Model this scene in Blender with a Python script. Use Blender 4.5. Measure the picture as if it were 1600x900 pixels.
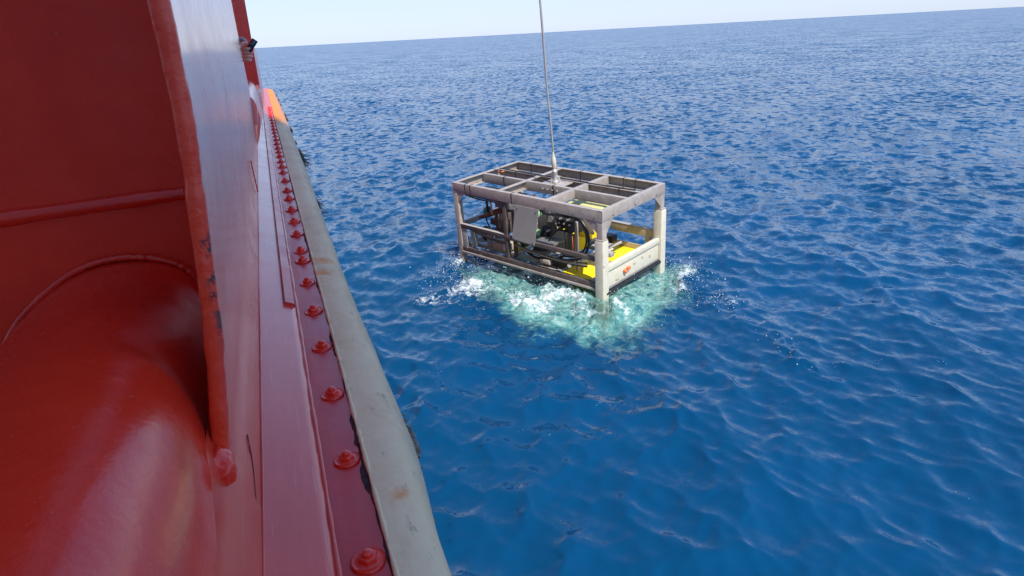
import bpy, bmesh, math, random
import numpy as np
from mathutils import Vector, Matrix, noise
random.seed(7); np.random.seed(7)
S = bpy.context.scene
for o in list(bpy.data.objects): bpy.data.objects.remove(o)
COL = S.collection

# ------------------------------------------------------------------ camera, sky, sun, exposure
CAM_H = 3.6
cam = bpy.data.cameras.new('camera'); camo = bpy.data.objects.new('camera', cam); COL.objects.link(camo)
cam.sensor_width = 36.0; cam.lens = 1050 / 1600 * 36; cam.clip_start = 0.02; cam.clip_end = 40000
PITCH, ROLL = math.radians(20.6677), math.radians(-3.1005)
F = Vector((0, math.cos(PITCH), -math.sin(PITCH))); R0 = Vector((1, 0, 0)); U0 = R0.cross(F)
RR = math.cos(ROLL) * R0 + math.sin(ROLL) * U0; UU = -math.sin(ROLL) * R0 + math.cos(ROLL) * U0
M = Matrix((RR, UU, -F)).transposed().to_4x4(); M.translation = Vector((0, 0, CAM_H))
camo.matrix_world = M
S.camera = camo

SUN_AZ = math.atan2(0.48, -0.877); SUN_EL = math.radians(52)
w = bpy.data.worlds.new("World"); S.world = w; w.use_nodes = True
wn = w.node_tree.nodes; wl = w.node_tree.links
bg = wn['Background']; sky = wn.new('ShaderNodeTexSky'); sky.sky_type = 'NISHITA'
sky.sun_disc = False; sky.sun_elevation = SUN_EL; sky.sun_rotation = SUN_AZ
sky.altitude = 0; sky.air_density = 1.0; sky.dust_density = 0.3; sky.ozone_density = 2.0
hs_ = wn.new('ShaderNodeHueSaturation'); hs_.inputs['Saturation'].default_value = 1.12; wl.new(sky.outputs[0], hs_.inputs['Color'])
def vm(op, a, b):   # gentle shoulder over the whole sky so its bright horizon keeps its colour, then white balance
    x = wn.new('ShaderNodeVectorMath'); x.operation = op
    for k_, v_ in enumerate((a, b)):
        if isinstance(v_, tuple): x.inputs[k_].default_value = v_
        else: wl.new(v_, x.inputs[k_])
    return x.outputs[0]
den = vm('ADD', vm('MULTIPLY', hs_.outputs[0], (.30, .30, .30)), (1, 1, 1))
skyc = vm('MULTIPLY', vm('DIVIDE', hs_.outputs[0], den), (1.10, 1.26, 1.72))
wl.new(skyc, bg.inputs['Color']); bg.inputs['Strength'].default_value = 0.149
sun = bpy.data.lights.new('sun', 'SUN'); suno = bpy.data.objects.new('sun', sun); COL.objects.link(suno)
sun.energy = 2.6; sun.angle = math.radians(0.5); sun.color = (1.0, 0.96, 0.9)
sd = Vector((math.sin(SUN_AZ) * math.cos(SUN_EL), math.cos(SUN_AZ) * math.cos(SUN_EL), math.sin(SUN_EL)))
suno.rotation_euler = sd.to_track_quat('Z', 'Y').to_euler(); suno.location = sd * 60
S.view_settings.view_transform = 'Standard'; S.view_settings.look = 'None'
S.view_settings.exposure = 1.05; S.view_settings.gamma = 1.0
S.render.engine = 'CYCLES'
S.cycles.max_bounces = 8; S.cycles.transparent_max_bounces = 8

# ------------------------------------------------------------------ helpers
def tag(o, label=None, cat=None, group=None, kind=None):
    for k, v in (('label', label), ('category', cat), ('group', group), ('kind', kind)):
        if v: o[k] = v
    return o
def empty(name, loc=(0, 0, 0), rot=None):
    o = bpy.data.objects.new(name, None); COL.objects.link(o); o.location = loc
    if rot is not None: o.rotation_euler = rot
    o.empty_display_size = 0.2
    return o
class MB:
    """collects geometry into one mesh"""
    def __init__(s): s.v = []; s.f = []
    def add(s, v, f):
        n = len(s.v); s.v += [tuple(p) for p in v]; s.f += [tuple(i + n for i in q) for q in f]; return s
    def box(s, a, b, bev=0.0, mat=None):
        a = Vector(a); b = Vector(b)
        lo = Vector((min(a.x, b.x), min(a.y, b.y), min(a.z, b.z))); hi = Vector((max(a.x, b.x), max(a.y, b.y), max(a.z, b.z)))
        bm = bmesh.new(); bmesh.ops.create_cube(bm, size=1)
        c = (lo + hi) / 2; d = hi - lo
        for v in bm.verts: v.co = Vector((v.co.x * d.x, v.co.y * d.y, v.co.z * d.z)) + c
        if bev: bmesh.ops.bevel(bm, geom=bm.edges[:], offset=min(bev, min(d) * .45), segments=2, affect='EDGES', profile=.6)
        bm.verts.index_update()
        vs = [(mat @ v.co if mat else v.co) for v in bm.verts]
        s.add(vs, [[v.index for v in f.verts] for f in bm.faces]); bm.free(); return s
    def tube(s, pts, r, n=10, cap=True, rf=None, squash=None):
        pts = [Vector(p) for p in pts]; rings = []; t0 = (pts[1] - pts[0]).normalized()
        up = Vector((0, 0, 1)) if abs(t0.z) < .9 else Vector((1, 0, 0))
        u = t0.cross(up).normalized()
        base = len(s.v)
        for i, p in enumerate(pts):
            t = (pts[min(i + 1, len(pts) - 1)] - pts[max(i - 1, 0)]).normalized()
            u = (u - t * u.dot(t)).normalized(); w_ = t.cross(u)
            rr = r[i] if isinstance(r, (list, tuple)) else r
            for k in range(n):
                a = 2 * math.pi * k / n; q = rr * (rf(i, k) if rf else 1)
                s.v.append(tuple(p + u * math.cos(a) * q + w_ * math.sin(a) * q * (squash or 1)))
        for i in range(len(pts) - 1):
            for k in range(n):
                a = base + i * n + k; b = base + i * n + (k + 1) % n
                s.f.append((a, b, b + n, a + n))
        if cap:
            s.f.append(tuple(base + k for k in range(n))[::-1]); e = base + (len(pts) - 1) * n
            s.f.append(tuple(e + k for k in range(n)))
        return s
    def lathe(s, prof, n=20, mat=None, cap=True):
        base = len(s.v)
        for (r, z) in prof:
            for k in range(n):
                a = 2 * math.pi * k / n; p = Vector((r * math.cos(a), r * math.sin(a), z))
                s.v.append(tuple(mat @ p if mat else p))
        for i in range(len(prof) - 1):
            for k in range(n):
                a = base + i * n + k; b = base + i * n + (k + 1) % n
                s.f.append((a, b, b + n, a + n))
        if cap:
            s.f.append(tuple(base + k for k in range(n))[::-1]); e = base + (len(prof) - 1) * n
            s.f.append(tuple(e + k for k in range(n)))
        return s
    def grid(s, rows, close=False):
        base = len(s.v); n = len(rows[0])
        for r in rows: s.v += [tuple(p) for p in r]
        for i in range(len(rows) - 1):
            for k in range(n if close else n - 1):
                a = base + i * n + k; b = base + i * n + (k + 1) % n
                s.f.append((a, b, b + n, a + n))
        return s
    def build(s, name, mat, parent=None, smooth=True, angle=35):
        me = bpy.data.meshes.new(name); me.from_pydata(s.v, [], s.f); me.update()
        bm = bmesh.new(); bm.from_mesh(me); bmesh.ops.recalc_face_normals(bm, faces=bm.faces[:]); bm.to_mesh(me); bm.free()
        if mat: me.materials.append(mat)
        if smooth:
            me.polygons.foreach_set('use_smooth', [True] * len(me.polygons))
            me.set_sharp_from_angle(angle=math.radians(angle))
        o = bpy.data.objects.new(name, me); COL.objects.link(o)
        if parent: o.parent = parent
        return o
def bez(pts, n=8):
    """Catmull-Rom through the points"""
    P = [Vector(p) for p in pts]; P = [2 * P[0] - P[1]] + P + [2 * P[-1] - P[-2]]; out = []
    for i in range(1, len(P) - 2):
        for k in range(n):
            t = k / n; a, b, c, d = P[i - 1:i + 3]
            out.append(.5 * ((2 * b) + (-a + c) * t + (2 * a - 5 * b + 4 * c - d) * t * t + (-a + 3 * b - 3 * c + d) * t ** 3))
    out.append(P[-2]); return out

# ------------------------------------------------------------------ materials
class NT:
    def __init__(s, name):
        s.m = bpy.data.materials.new(name); s.m.use_nodes = True; s.t = s.m.node_tree
        s.b = s.t.nodes['Principled BSDF']; s.out = s.t.nodes['Material Output']
        s.co = s.n('ShaderNodeTexCoord').outputs['Object']
    def n(s, typ, **k):
        x = s.t.nodes.new(typ)
        for a, v in k.items(): setattr(x, a, v)
        return x
    def l(s, a, b): s.t.links.new(a, b)
    def noise(s, scale, detail=4, rough=.55, vec=None, dist=0, sc=None):
        x = s.n('ShaderNodeTexNoise'); x.inputs['Scale'].default_value = scale; x.inputs['Detail'].default_value = detail
        x.inputs['Roughness'].default_value = rough; x.inputs['Distortion'].default_value = dist
        v = vec or s.co
        if sc:
            mp = s.n('ShaderNodeMapping'); s.l(v, mp.inputs[0]); mp.inputs['Scale'].default_value = sc; v = mp.outputs[0]
        s.l(v, x.inputs['Vector']); return x.outputs['Fac']
    def ramp(s, f, stops):
        x = s.n('ShaderNodeValToRGB'); e = x.color_ramp.elements
        while len(e) < len(stops): e.new(.5)
        for i, (p, c) in enumerate(stops):
            e[i].position = p; e[i].color = c if isinstance(c, tuple) else (c, c, c, 1)
        s.l(f, x.inputs[0]); return x.outputs[0]
    def mix(s, f, a, b):
        x = s.n('ShaderNodeMix', data_type='RGBA')
        for v, i in ((f, 0), (a, 6), (b, 7)):
            if isinstance(v, (int, float)): x.inputs[i].default_value = v
            elif isinstance(v, tuple): x.inputs[i].default_value = v
            else: s.l(v, x.inputs[i])
        return x.outputs[2]
    def math(s, op, a, b=None, clamp=False):
        x = s.n('ShaderNodeMath', operation=op); x.use_clamp = clamp
        for i, v in enumerate((a, b)):
            if v is None: continue
            if isinstance(v, (int, float)): x.inputs[i].default_value = v
            else: s.l(v, x.inputs[i])
        return x.outputs[0]
    def bump(s, h, st=.3, d=.01):
        x = s.n('ShaderNodeBump'); x.inputs['Strength'].default_value = st; x.inputs['Distance'].default_value = d
        s.l(h, x.inputs['Height']); s.l(x.outputs[0], s.b.inputs['Normal']); return x
    def set(s, **k):
        for a, v in k.items():
            i = s.b.inputs[a.replace('_', ' ')]
            if isinstance(v, (int, float, tuple)): i.default_value = v
            else: s.l(v, i)
        return s
def c(r, g, b): return (r, g, b, 1)

def paint_red(name, base, dark, rough=.28, bumpd=.0025, coat=.4, scale=1.0, streak=None):
    t = NT(name)
    a = t.noise(3 * scale, 5, .6); b = t.noise(26 * scale, 4, .6, sc=streak)
    f = t.math('ADD', t.math('MULTIPLY', a, .7), t.math('MULTIPLY', b, .3))
    col = t.ramp(f, [(.32, dark), (.62, base)])
    sp = t.ramp(t.noise(140, 2, .5), [(.73, 0.0), (.77, 1.0)])
    col = t.mix(t.math('MULTIPLY', sp, .35), col, c(.55, .3, .25))
    t.set(Base_Color=col)
    r = t.ramp(t.noise(7, 5, .65), [(.3, rough * .75), (.7, rough * 1.5)]); t.set(Roughness=r)
    t.set(Coat_Weight=coat, Coat_Roughness=.18)
    h = t.math('ADD', t.math('MULTIPLY', t.noise(22, 5, .6), 1.0), t.math('MULTIPLY', t.noise(130, 3, .6), .25))
    t.bump(h, .5, bumpd); return t
BULK = paint_red('flat_red_bulkhead_paint', c(.94, .045, .008), c(.78, .024, .006), .42, .003, .05).m
RED = paint_red('red_ship_paint', c(.90, .040, .014), c(.72, .020, .009), .24, .0034).m
RED_DEEP = paint_red('deep_red_bolt_plate_paint', c(.72, .034, .024), c(.56, .02, .016), .3, .0015).m
# side plate: same red, smoother, scratched along the ship
t = paint_red('glossy_red_side_paint', c(.78, .070, .035), c(.64, .04, .02), .19, .0007, .45, 1.0, (4, .3, 4))
t2 = t
scr = t2.ramp(t2.noise(18, 3, .5, sc=(14, .35, 14)), [(.66, 0.0), (.72, 1.0)])
base_link = t2.b.inputs['Base Color'].links[0].from_socket
t2.set(Base_Color=t2.mix(t2.math('MULTIPLY', scr, .45), base_link, c(.62, .34, .26)))
PLATE = t2.m
# chipped rim
t = paint_red('chipped_red_rim_paint', c(.90, .07, .02), c(.74, .03, .01), .3, .009)
sep = t.n('ShaderNodeSeparateXYZ'); t.l(t.co, sep.inputs[0])
zm = t.ramp(t.math('ADD', t.math('MULTIPLY', sep.outputs['Z'], 1.0), -2.95), [(.0, 0.0), (.31, 0.0), (.36, 1.0), (.45, 1.0), (.50, 0.0)])
xm = t.ramp(t.math('MULTIPLY', t.math('ADD', sep.outputs['X'], .094), 110.0), [(0.0, 0.0), (1.0, 1.0)])
ch = t.ramp(t.math('ADD', t.noise(45, 5, .7), t.math('MULTIPLY', zm, .16)), [(.655, 0.0), (.667, 1.0)])
ch2 = t.math('MULTIPLY', ch, t.math('MULTIPLY', zm, xm))
bl = t.b.inputs['Base Color'].links[0].from_socket
t.set(Base_Color=t.mix(ch2, bl, c(.035, .022, .022)))
RIM = t.m
# weathered beige rubber fender
t = NT('beige_fender_rubber')
a = t.noise(5, 6, .65, sc=(1, .5, 1)); b = t.noise(60, 4, .6)
col = t.ramp(t.math('ADD', t.math('MULTIPLY', a, .75), t.math('MULTIPLY', b, .25)), [(.3, c(.70, .44, .23)), (.5, c(.88, .61, .35)), (.68, c(.93, .70, .43))])
rust = t.ramp(t.noise(2.6, 4, .6, sc=(1, .6, 1)), [(.62, 0.0), (.74, 1.0)])
col = t.mix(t.math('MULTIPLY', rust, .55), col, c(.62, .23, .07))
sy = t.n('ShaderNodeSeparateXYZ'); t.l(t.co, sy.inputs[0])
far = t.ramp(t.math('MULTIPLY', t.math('ADD', sy.outputs['Y'], t.math('MULTIPLY', t.noise(3, 3), .8)), .1), [(.63, 0.0), (.68, 1.0)])
col = t.mix(t.math('MULTIPLY', far, .96), col, c(.88, .27, .06))
for (px_, py_, pz_, pr_) in ((.08, 1.98, 3.0, 11.0), (.085, .80, 3.0, 26.0), (.07, 1.86, 3.0, 14.0)):
    vs = t.n('ShaderNodeVectorMath', operation='DISTANCE'); t.l(t.co, vs.inputs[0]); vs.inputs[1].default_value = (px_, py_, pz_)
    pm = t.ramp(t.math('ADD', t.math('MULTIPLY', vs.outputs['Value'], pr_), t.noise(30, 4)), [(.6, 1.0), (1.0, 0.0)])
    col = t.mix(t.math('MULTIPLY', pm, .9), col, c(.85, .32, .08))
grime = t.ramp(t.noise(38, 5, .75, sc=(1, .3, 1)), [(.61, 0.0), (.72, 1.0)])
col = t.mix(t.math('MULTIPLY', grime, .6), col, c(.16, .13, .10))
scf = t.ramp(t.noise(26, 3, .6, sc=(1.5, 9, 1)), [(.68, 0.0), (.73, 1.0)])
col = t.mix(t.math('MULTIPLY', scf, .35), col, c(.95, .85, .68))
edg = t.n('ShaderNodeSeparateXYZ'); t.l(t.co, edg.inputs[0])
eo = t.ramp(t.math('ADD', t.math('MULTIPLY', t.math('SUBTRACT', edg.outputs['X'], .105), 18.0), t.math('MULTIPLY', t.noise(22, 6, .75, sc=(1, .4, 1)), .9)), [(.62, 0.0), (1.0, 1.0)])
col = t.mix(t.math('MULTIPLY', eo, .45), col, c(.33, .27, .21))
t.set(Base_Color=col, Roughness=.6, Specular_IOR_Level=.35)
t.bump(t.math('ADD', t.noise(14, 5, .6), t.math('MULTIPLY', t.noise(120, 3), .2)), .5, .006); FENDER = t.m
t = NT('black_grime'); t.set(Base_Color=t.ramp(t.noise(60, 4), [(.35, c(.02, .012, .02)), (.7, c(.09, .04, .05))]), Roughness=.8); t.bump(t.noise(90, 4), .8, .004); GRIME = t.m
t = NT('frayed_rope'); t.set(Base_Color=t.ramp(t.noise(80, 3, sc=(1, 1, .2)), [(.35, c(.10, .08, .06)), (.7, c(.38, .33, .26))]), Roughness=.9); ROPE = t.m

def gal(name, lo, hi, rough=.55, met=.0, sc=9, bmp=.0015, rust=.0, rcol=c(.25, .11, .05)):
    t = NT(name); a = t.noise(sc, 5, .65); b = t.noise(sc * 9, 3, .6)
    f = t.math('ADD', t.math('MULTIPLY', a, .7), t.math('MULTIPLY', b, .3))
    col = t.ramp(f, [(.34, lo), (.64, hi)])
    if rust:
        col = t.mix(t.math('MULTIPLY', t.ramp(t.noise(sc * 1.7, 5, .7), [(.58, 0.0), (.7, 1.0)]), rust), col, rcol)
    t.set(Base_Color=col, Roughness=rough, Metallic=met); t.bump(b, .4, bmp); return t.m
STEEL = gal('grey_frame_paint', c(.31, .26, .225), c(.46, .405, .36), .5, rust=.22)
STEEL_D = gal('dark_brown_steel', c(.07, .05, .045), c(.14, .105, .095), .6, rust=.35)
PANEL = gal('light_grey_panel', c(.36, .33, .30), c(.42, .39, .36), .55, rust=.05)
CREAM = gal('cream_plastic', c(.62, .56, .43), c(.72, .67, .54), .45, rust=.15, rcol=c(.35, .28, .14))
TAN = gal('tan_steel', c(.42, .33, .20), c(.52, .43, .29), .55, rust=.25)
YEL = gal('yellow_foam', c(.93, .66, .006), c(.97, .76, .015), .5)
YELP = gal('pale_yellow_panel', c(.66, .60, .20), c(.74, .68, .30), .5)
GREEN = gal('pale_green_plastic', c(.24, .50, .20), c(.34, .62, .28), .4)
TEAL = gal('teal_plastic', c(.03, .28, .20), c(.08, .42, .3), .4)
BLACK = gal('black_rubber', c(.006, .006, .007), c(.022, .022, .024), .45)
BROWN = gal('brown_arm_metal', c(.13, .055, .02), c(.26, .12, .05), .45, rust=.3)
ORANGE = gal('orange_fitting', c(.70, .13, .03), c(.80, .25, .08), .5)
WHITE = gal('white_paint', c(.66, .66, .64), c(.76, .76, .74), .4, rust=.06)
WIRE = gal('grey_wire_rope', c(.36, .35, .32), c(.6, .58, .54), .4, met=.25, sc=40)
GREYD = gal('mid_grey_metal', c(.16, .155, .15), c(.24, .235, .23), .45, met=.2)
t = NT('deck_paint'); t.set(Base_Color=t.ramp(t.noise(4, 5), [(.3, c(.16, .05, .04)), (.7, c(.24, .08, .06))]), Roughness=.7); DECK = t.m
t = NT('dark_glass'); t.set(Base_Color=c(.02, .03, .04), Roughness=.05); GLASS = t.m
t = NT('skin'); t.set(Base_Color=t.ramp(t.noise(30, 3), [(.3, c(.72, .44, .34)), (.7, c(.80, .54, .44))]), Roughness=.5, Subsurface_Weight=.1, Subsurface_Radius=(.01, .005, .003)); SKIN = t.m
t = NT('grey_coverall'); t.set(Base_Color=t.ramp(t.noise(20, 4), [(.3, c(.42, .42, .43)), (.7, c(.52, .52, .53))]), Roughness=.9); CLOTH = t.m
t = NT('dark_hair'); t.set(Base_Color=c(.02, .015, .01), Roughness=.6); HAIR = t.m
t = NT('phone_black'); t.set(Base_Color=c(.012, .012, .018), Roughness=.15); PHONE = t.m

# ------------------------------------------------------------------ water
def poly_soft(P, poly, wdt):
    """1 inside polygon, falling to 0 over wdt outside"""
    x, y = P[:, 0], P[:, 1]; n = len(poly); inside = np.zeros(len(P), bool); dmin = np.full(len(P), 1e9)
    for i in range(n):
        x0, y0 = poly[i]; x1, y1 = poly[(i + 1) % n]
        cnd = ((y0 > y) != (y1 > y)); xi = (x1 - x0) * (y - y0) / (y1 - y0 + 1e-12) + x0
        inside ^= cnd & (x < xi)
        dx, dy = x1 - x0, y1 - y0; tt = np.clip(((x - x0) * dx + (y - y0) * dy) / (dx * dx + dy * dy), 0, 1)
        dmin = np.minimum(dmin, np.hypot(x - x0 - tt * dx, y - y0 - tt * dy))
    sgn = np.where(inside, -dmin, dmin)
    return np.clip(.5 - sgn / wdt, 0, 1)
AER = [(-.75, 9.75), (-.30, 9.02), (.02, 8.42), (.48, 7.85), (.98, 7.50), (1.42, 7.55), (1.78, 8.0), (2.25, 8.6), (2.65, 9.3), (2.75, 10.2), (2.35, 10.5), (1.3, 10.3), (.2, 11.0), (-.6, 10.6)]
FOAMS = [([(-1.15, 9.15), (-.65, 9.05), (-.3, 9.45), (-.05, 9.55), (-.1, 9.95), (-.7, 10.5), (-.8, 10.2), (-1.0, 9.9)], .5, .80),
         ([(-1.05, 11.2), (-.75, 11.3), (-.7, 10.8), (-1.0, 10.5), (-1.15, 10.8)], .3, .8),
         ([(-.3, 9.9), (.2, 9.25), (.75, 8.75), (1.15, 8.35), (1.25, 8.55), (.7, 9.1), (.1, 9.8)], .35, .82),
         ([(1.25, 8.45), (1.6, 8.45), (1.9, 8.7), (1.5, 8.9)], .25, .85),
         ([(2.2, 8.9), (2.65, 8.9), (3.0, 9.6), (2.95, 10.4), (2.5, 10.4)], .45, .70),
         ([(2.55, 8.35), (2.95, 8.2), (3.1, 8.6), (2.75, 8.75)], .4, .62),
         ([(-.2, 9.3), (.3, 8.75), (.9, 8.3), (1.2, 8.2), (1.2, 8.6), (.4, 9.4), (-.1, 9.9)], .5, .82),
         ([(.3, 8.1), (.9, 7.6), (1.5, 7.65), (2.1, 8.5), (1.4, 8.6), (.9, 8.7)], .6, .50),
         ([(2.95, 7.9), (3.4, 7.3), (3.3, 6.4), (3.1, 6.5), (3.0, 7.2)], .5, .42)]
NPOLY_CX, NPOLY_CY = 1.0, 9.3
rng = np.random.RandomState(11)
NW = 160
lam = np.exp(rng.uniform(np.log(.13), np.log(5.0), NW)); lam.sort()
main = math.radians(197)          # travel direction of the wind chop
ang = main + rng.normal(0, .62, NW) + np.where(rng.rand(NW) < .12, rng.uniform(-2, 2, NW), 0)
ka = .033 * rng.uniform(.5, 1.4, NW) * np.interp(np.log(lam), np.log([.13, .3, .8, 2.0, 5.0]), [1.1, 1.5, .95, .36, .22])
kk = 2 * np.pi / lam; amp = ka / kk; ph = rng.uniform(0, 6.283, NW)
eph = rng.uniform(0, 6.283, (NW, 3)); eang = rng.uniform(0, 6.283, (NW, 2))
def waves(X, Y, step_r, step_t):
    Z = np.zeros_like(X); DX = np.zeros_like(X); DY = np.zeros_like(X)
    th = np.arctan2(Y, X)
    for i in range(NW):
        dx, dy = math.cos(ang[i]), math.sin(ang[i])
        cr = np.abs(np.cos(th - ang[i])); ct = np.sqrt(1 - np.minimum(cr, 1) ** 2)
        st = step_r * cr + step_t * ct
        att = np.clip(lam[i] / (2.1 * st) - 1, 0, 1)
        if att.max() <= 0: continue
        k = kk[i]
        env = .5 + .55 * np.sin(k * .13 * (X * math.cos(eang[i, 0]) + Y * math.sin(eang[i, 0])) + eph[i, 0]) * np.sin(k * .17 * (X * math.cos(eang[i, 1]) + Y * math.sin(eang[i, 1])) + eph[i, 1]) * 1.6
        # bend the crests a little
        wob = .5 * np.sin(k * .21 * (X * math.sin(eang[i, 1]) - Y * math.cos(eang[i, 0])) + eph[i, 2])
        a = amp[i] * att * env; p = k * (dx * X + dy * Y) + ph[i] + wob
        Z += a * np.cos(p); s_ = a * np.sin(p) * 1.25
        DX -= dx * s_; DY -= dy * s_
    return X + DX, Y + DY, Z
def water_mesh():
    # polar sheet: fine wedge over the open sea ahead, coarse elsewhere
    rs = [1.2]
    while rs[-1] < 30000:
        r = rs[-1]; rs.append(r + max(.012, min(2.1 * r * r / 3780, r * .22)))
    rs = np.array(rs)
    tf = np.linspace(math.radians(38), math.radians(116), 760)       # fine wedge
    tc = np.linspace(math.radians(116), math.radians(398), 90)[1:]
    th = np.concatenate([tf, tc]); nt = len(th) - 1; th = th[:nt]     # last equals first
    dth = np.concatenate([np.full(len(tf), tf[1] - tf[0]), np.full(nt - len(tf), tc[1] - tc[0])])
    dr = np.gradient(rs)
    Rg, Tg = np.meshgrid(rs, th, indexing='ij')
    X = (Rg * np.cos(Tg)).ravel(); Y = (Rg * np.sin(Tg)).ravel()
    sr = np.repeat(dr, nt); stt = (Rg * dth[None, :]).ravel()
    x, y, z = waves(X, Y, sr, stt)
    P = np.stack([X, Y], 1); near = np.hypot(X - NPOLY_CX, Y - NPOLY_CY) < 6
    aer = np.zeros(len(X)); foam = np.zeros(len(X)); idx = np.where(near)[0]; Pn = P[idx]
    # ragged edges
    jit = np.zeros((len(idx), 2))
    for j in range(14):
        a_ = rng.uniform(0, 6.283); k_ = 2 * math.pi / rng.uniform(.25, 1.6); p_ = rng.uniform(0, 6.283, 2)
        q = k_ * (Pn[:, 0] * math.cos(a_) + Pn[:, 1] * math.sin(a_))
        jit[:, 0] += np.sin(q + p_[0]) * .9 / k_ * .35; jit[:, 1] += np.sin(q + p_[1]) * .9 / k_ * .35
    Pj = Pn + jit
    aer[idx] = poly_soft(Pj, AER, .85)
    clear = np.zeros(len(X)); qx, qy = Pn[:, 0] - 1.20, Pn[:, 1] - 8.40
    clear[idx] = np.exp(-(qx / .17) ** 2 - (qy / .50) ** 4)
    for poly, wdt, st in FOAMS: foam[idx] = np.maximum(foam[idx], st * poly_soft(Pj, poly, wdt))
    # churned relief round the frame
    ch = np.zeros(len(idx))
    for j in range(70):
        a_ = rng.uniform(0, 6.283); l_ = math.exp(rng.uniform(math.log(.07), math.log(.7))); k_ = 2 * math.pi / l_
        ch += .007 * (l_ / .3) ** .8 * np.sin(k_ * (Pn[:, 0] * math.cos(a_) + Pn[:, 1] * math.sin(a_)) + rng.uniform(0, 6.283) + 1.5 * np.sin(k_ * .4 * (Pn[:, 0] * math.sin(a_) - Pn[:, 1] * math.cos(a_))))
    act = np.clip(foam[idx] * .8 + aer[idx] * .16, 0, 1)
    z[idx] = z[idx] * (1 - .3 * act) + np.abs(ch) * act * 1.3 + .03 * foam[idx] - .05 * aer[idx] + .022 * np.clip(ch / .02, 0, 1.6) * foam[idx] ** 2
    n_r = len(rs); i = np.arange(n_r - 1)[:, None]; k = np.arange(nt)[None, :]; k2 = (k + 1) % nt
    quads = np.stack([i * nt + k, (i + 1) * nt + k, (i + 1) * nt + k2, i * nt + k2], -1).reshape(-1, 4)
    # centre cap
    cen = len(x); x = np.append(x, 0); y = np.append(y, 0); z = np.append(z, 0); aer = np.append(aer, 0); foam = np.append(foam, 0); clear = np.append(clear, 0)
    tris = np.stack([np.full(nt, cen), np.arange(nt), (np.arange(nt) + 1) % nt], -1)
    me = bpy.data.meshes.new('water_surface')
    nv = len(x); me.vertices.add(nv); me.vertices.foreach_set('co', np.stack([x, y, z], 1).astype(np.float32).ravel())
    nl = quads.size + tris.size; me.loops.add(nl); me.loops.foreach_set('vertex_index', np.concatenate([quads.ravel(), tris.ravel()]).astype(np.int32))
    npoly = len(quads) + len(tris); me.polygons.add(npoly)
    starts = np.concatenate([np.arange(len(quads)) * 4, quads.size + np.arange(len(tris)) * 3]).astype(np.int32)
    me.polygons.foreach_set('loop_start', starts)
    me.polygons.foreach_set('use_smooth', np.ones(npoly, bool))
    me.update(calc_edges=True); me.validate()
    for nm, arr in (('aer', aer), ('foam', foam), ('clear', clear)):
        at = me.attributes.new(nm, 'FLOAT', 'POINT'); at.data.foreach_set('value', arr.astype(np.float32))
    print('water verts', nv, 'rings', n_r)
    o = bpy.data.objects.new('water_surface', me); COL.objects.link(o); return o
t = NT('sea_water')
geo = t.n('ShaderNodeNewGeometry'); pos = geo.outputs['Position']
ln = t.n('ShaderNodeVectorMath', operation='LENGTH'); t.l(pos, ln.inputs[0]); dist = ln.outputs['Value']
def nvec(scale, detail, amp_, rough=.55, stretch=(1, 1, 0), rot=0, dist_=0.0):
    mp = t.n('ShaderNodeMapping'); t.l(pos, mp.inputs[0]); mp.inputs['Scale'].default_value = stretch; mp.inputs['Rotation'].default_value = (0, 0, rot)
    x = t.n('ShaderNodeTexNoise'); x.inputs['Scale'].default_value = scale; x.inputs['Detail'].default_value = detail; x.inputs['Roughness'].default_value = rough
    x.inputs['Distortion'].default_value = dist_
    t.l(mp.outputs[0], x.inputs['Vector'])
    s1 = t.n('ShaderNodeVectorMath', operation='SUBTRACT'); t.l(x.outputs['Color'], s1.inputs[0]); s1.inputs[1].default_value = (.5, .5, .5)
    s2 = t.n('ShaderNodeVectorMath', operation='MULTIPLY'); t.l(s1.outputs[0], s2.inputs[0])
    if isinstance(amp_, float): s2.inputs[1].default_value = (amp_, amp_, 0)
    else:
        cb = t.n('ShaderNodeCombineXYZ'); t.l(amp_, cb.inputs[0]); t.l(amp_, cb.inputs[1]); t.l(cb.outputs[0], s2.inputs[1])
    return s2.outputs[0]
def vadd(a, b):
    x = t.n('ShaderNodeVectorMath', operation='ADD'); t.l(a, x.inputs[0]); t.l(b, x.inputs[1]); return x.outputs[0]
farf = t.ramp(t.math('MULTIPLY', dist, 1 / 120.0), [(.05, 0.0), (.14, .55), (.45, 1.0)])
gust = t.ramp(t.noise(.05, 3, .6, vec=pos, sc=(1, 1, 0)), [(.3, .55), (.7, 1.25)])
fine = nvec(8, 3, t.math('MULTIPLY', gust, .42), rough=.6, dist_=.4)
micro = nvec(30, 2, .16)
mid = nvec(3.4, 5, t.math('MULTIPLY', farf, 3.3), rough=.62, stretch=(1, .8, 0), rot=.3)
big = nvec(.22, 4, t.math('MULTIPLY', farf, .8), rough=.6)
nn = vadd(vadd(vadd(geo.outputs['Normal'], fine), micro), vadd(mid, big))
nm = t.n('ShaderNodeVectorMath', operation='NORMALIZE'); t.l(nn, nm.inputs[0])
aerA = t.n('ShaderNodeAttribute', attribute_name='aer').outputs['Fac']; foamA = t.n('ShaderNodeAttribute', attribute_name='foam').outputs['Fac']
body = t.mix(t.ramp(t.noise(.25, 3, .5, vec=pos), [(.3, 0.0), (.7, 1.0)]), c(.0001, .043, .112), c(.0002, .056, .148))
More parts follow.
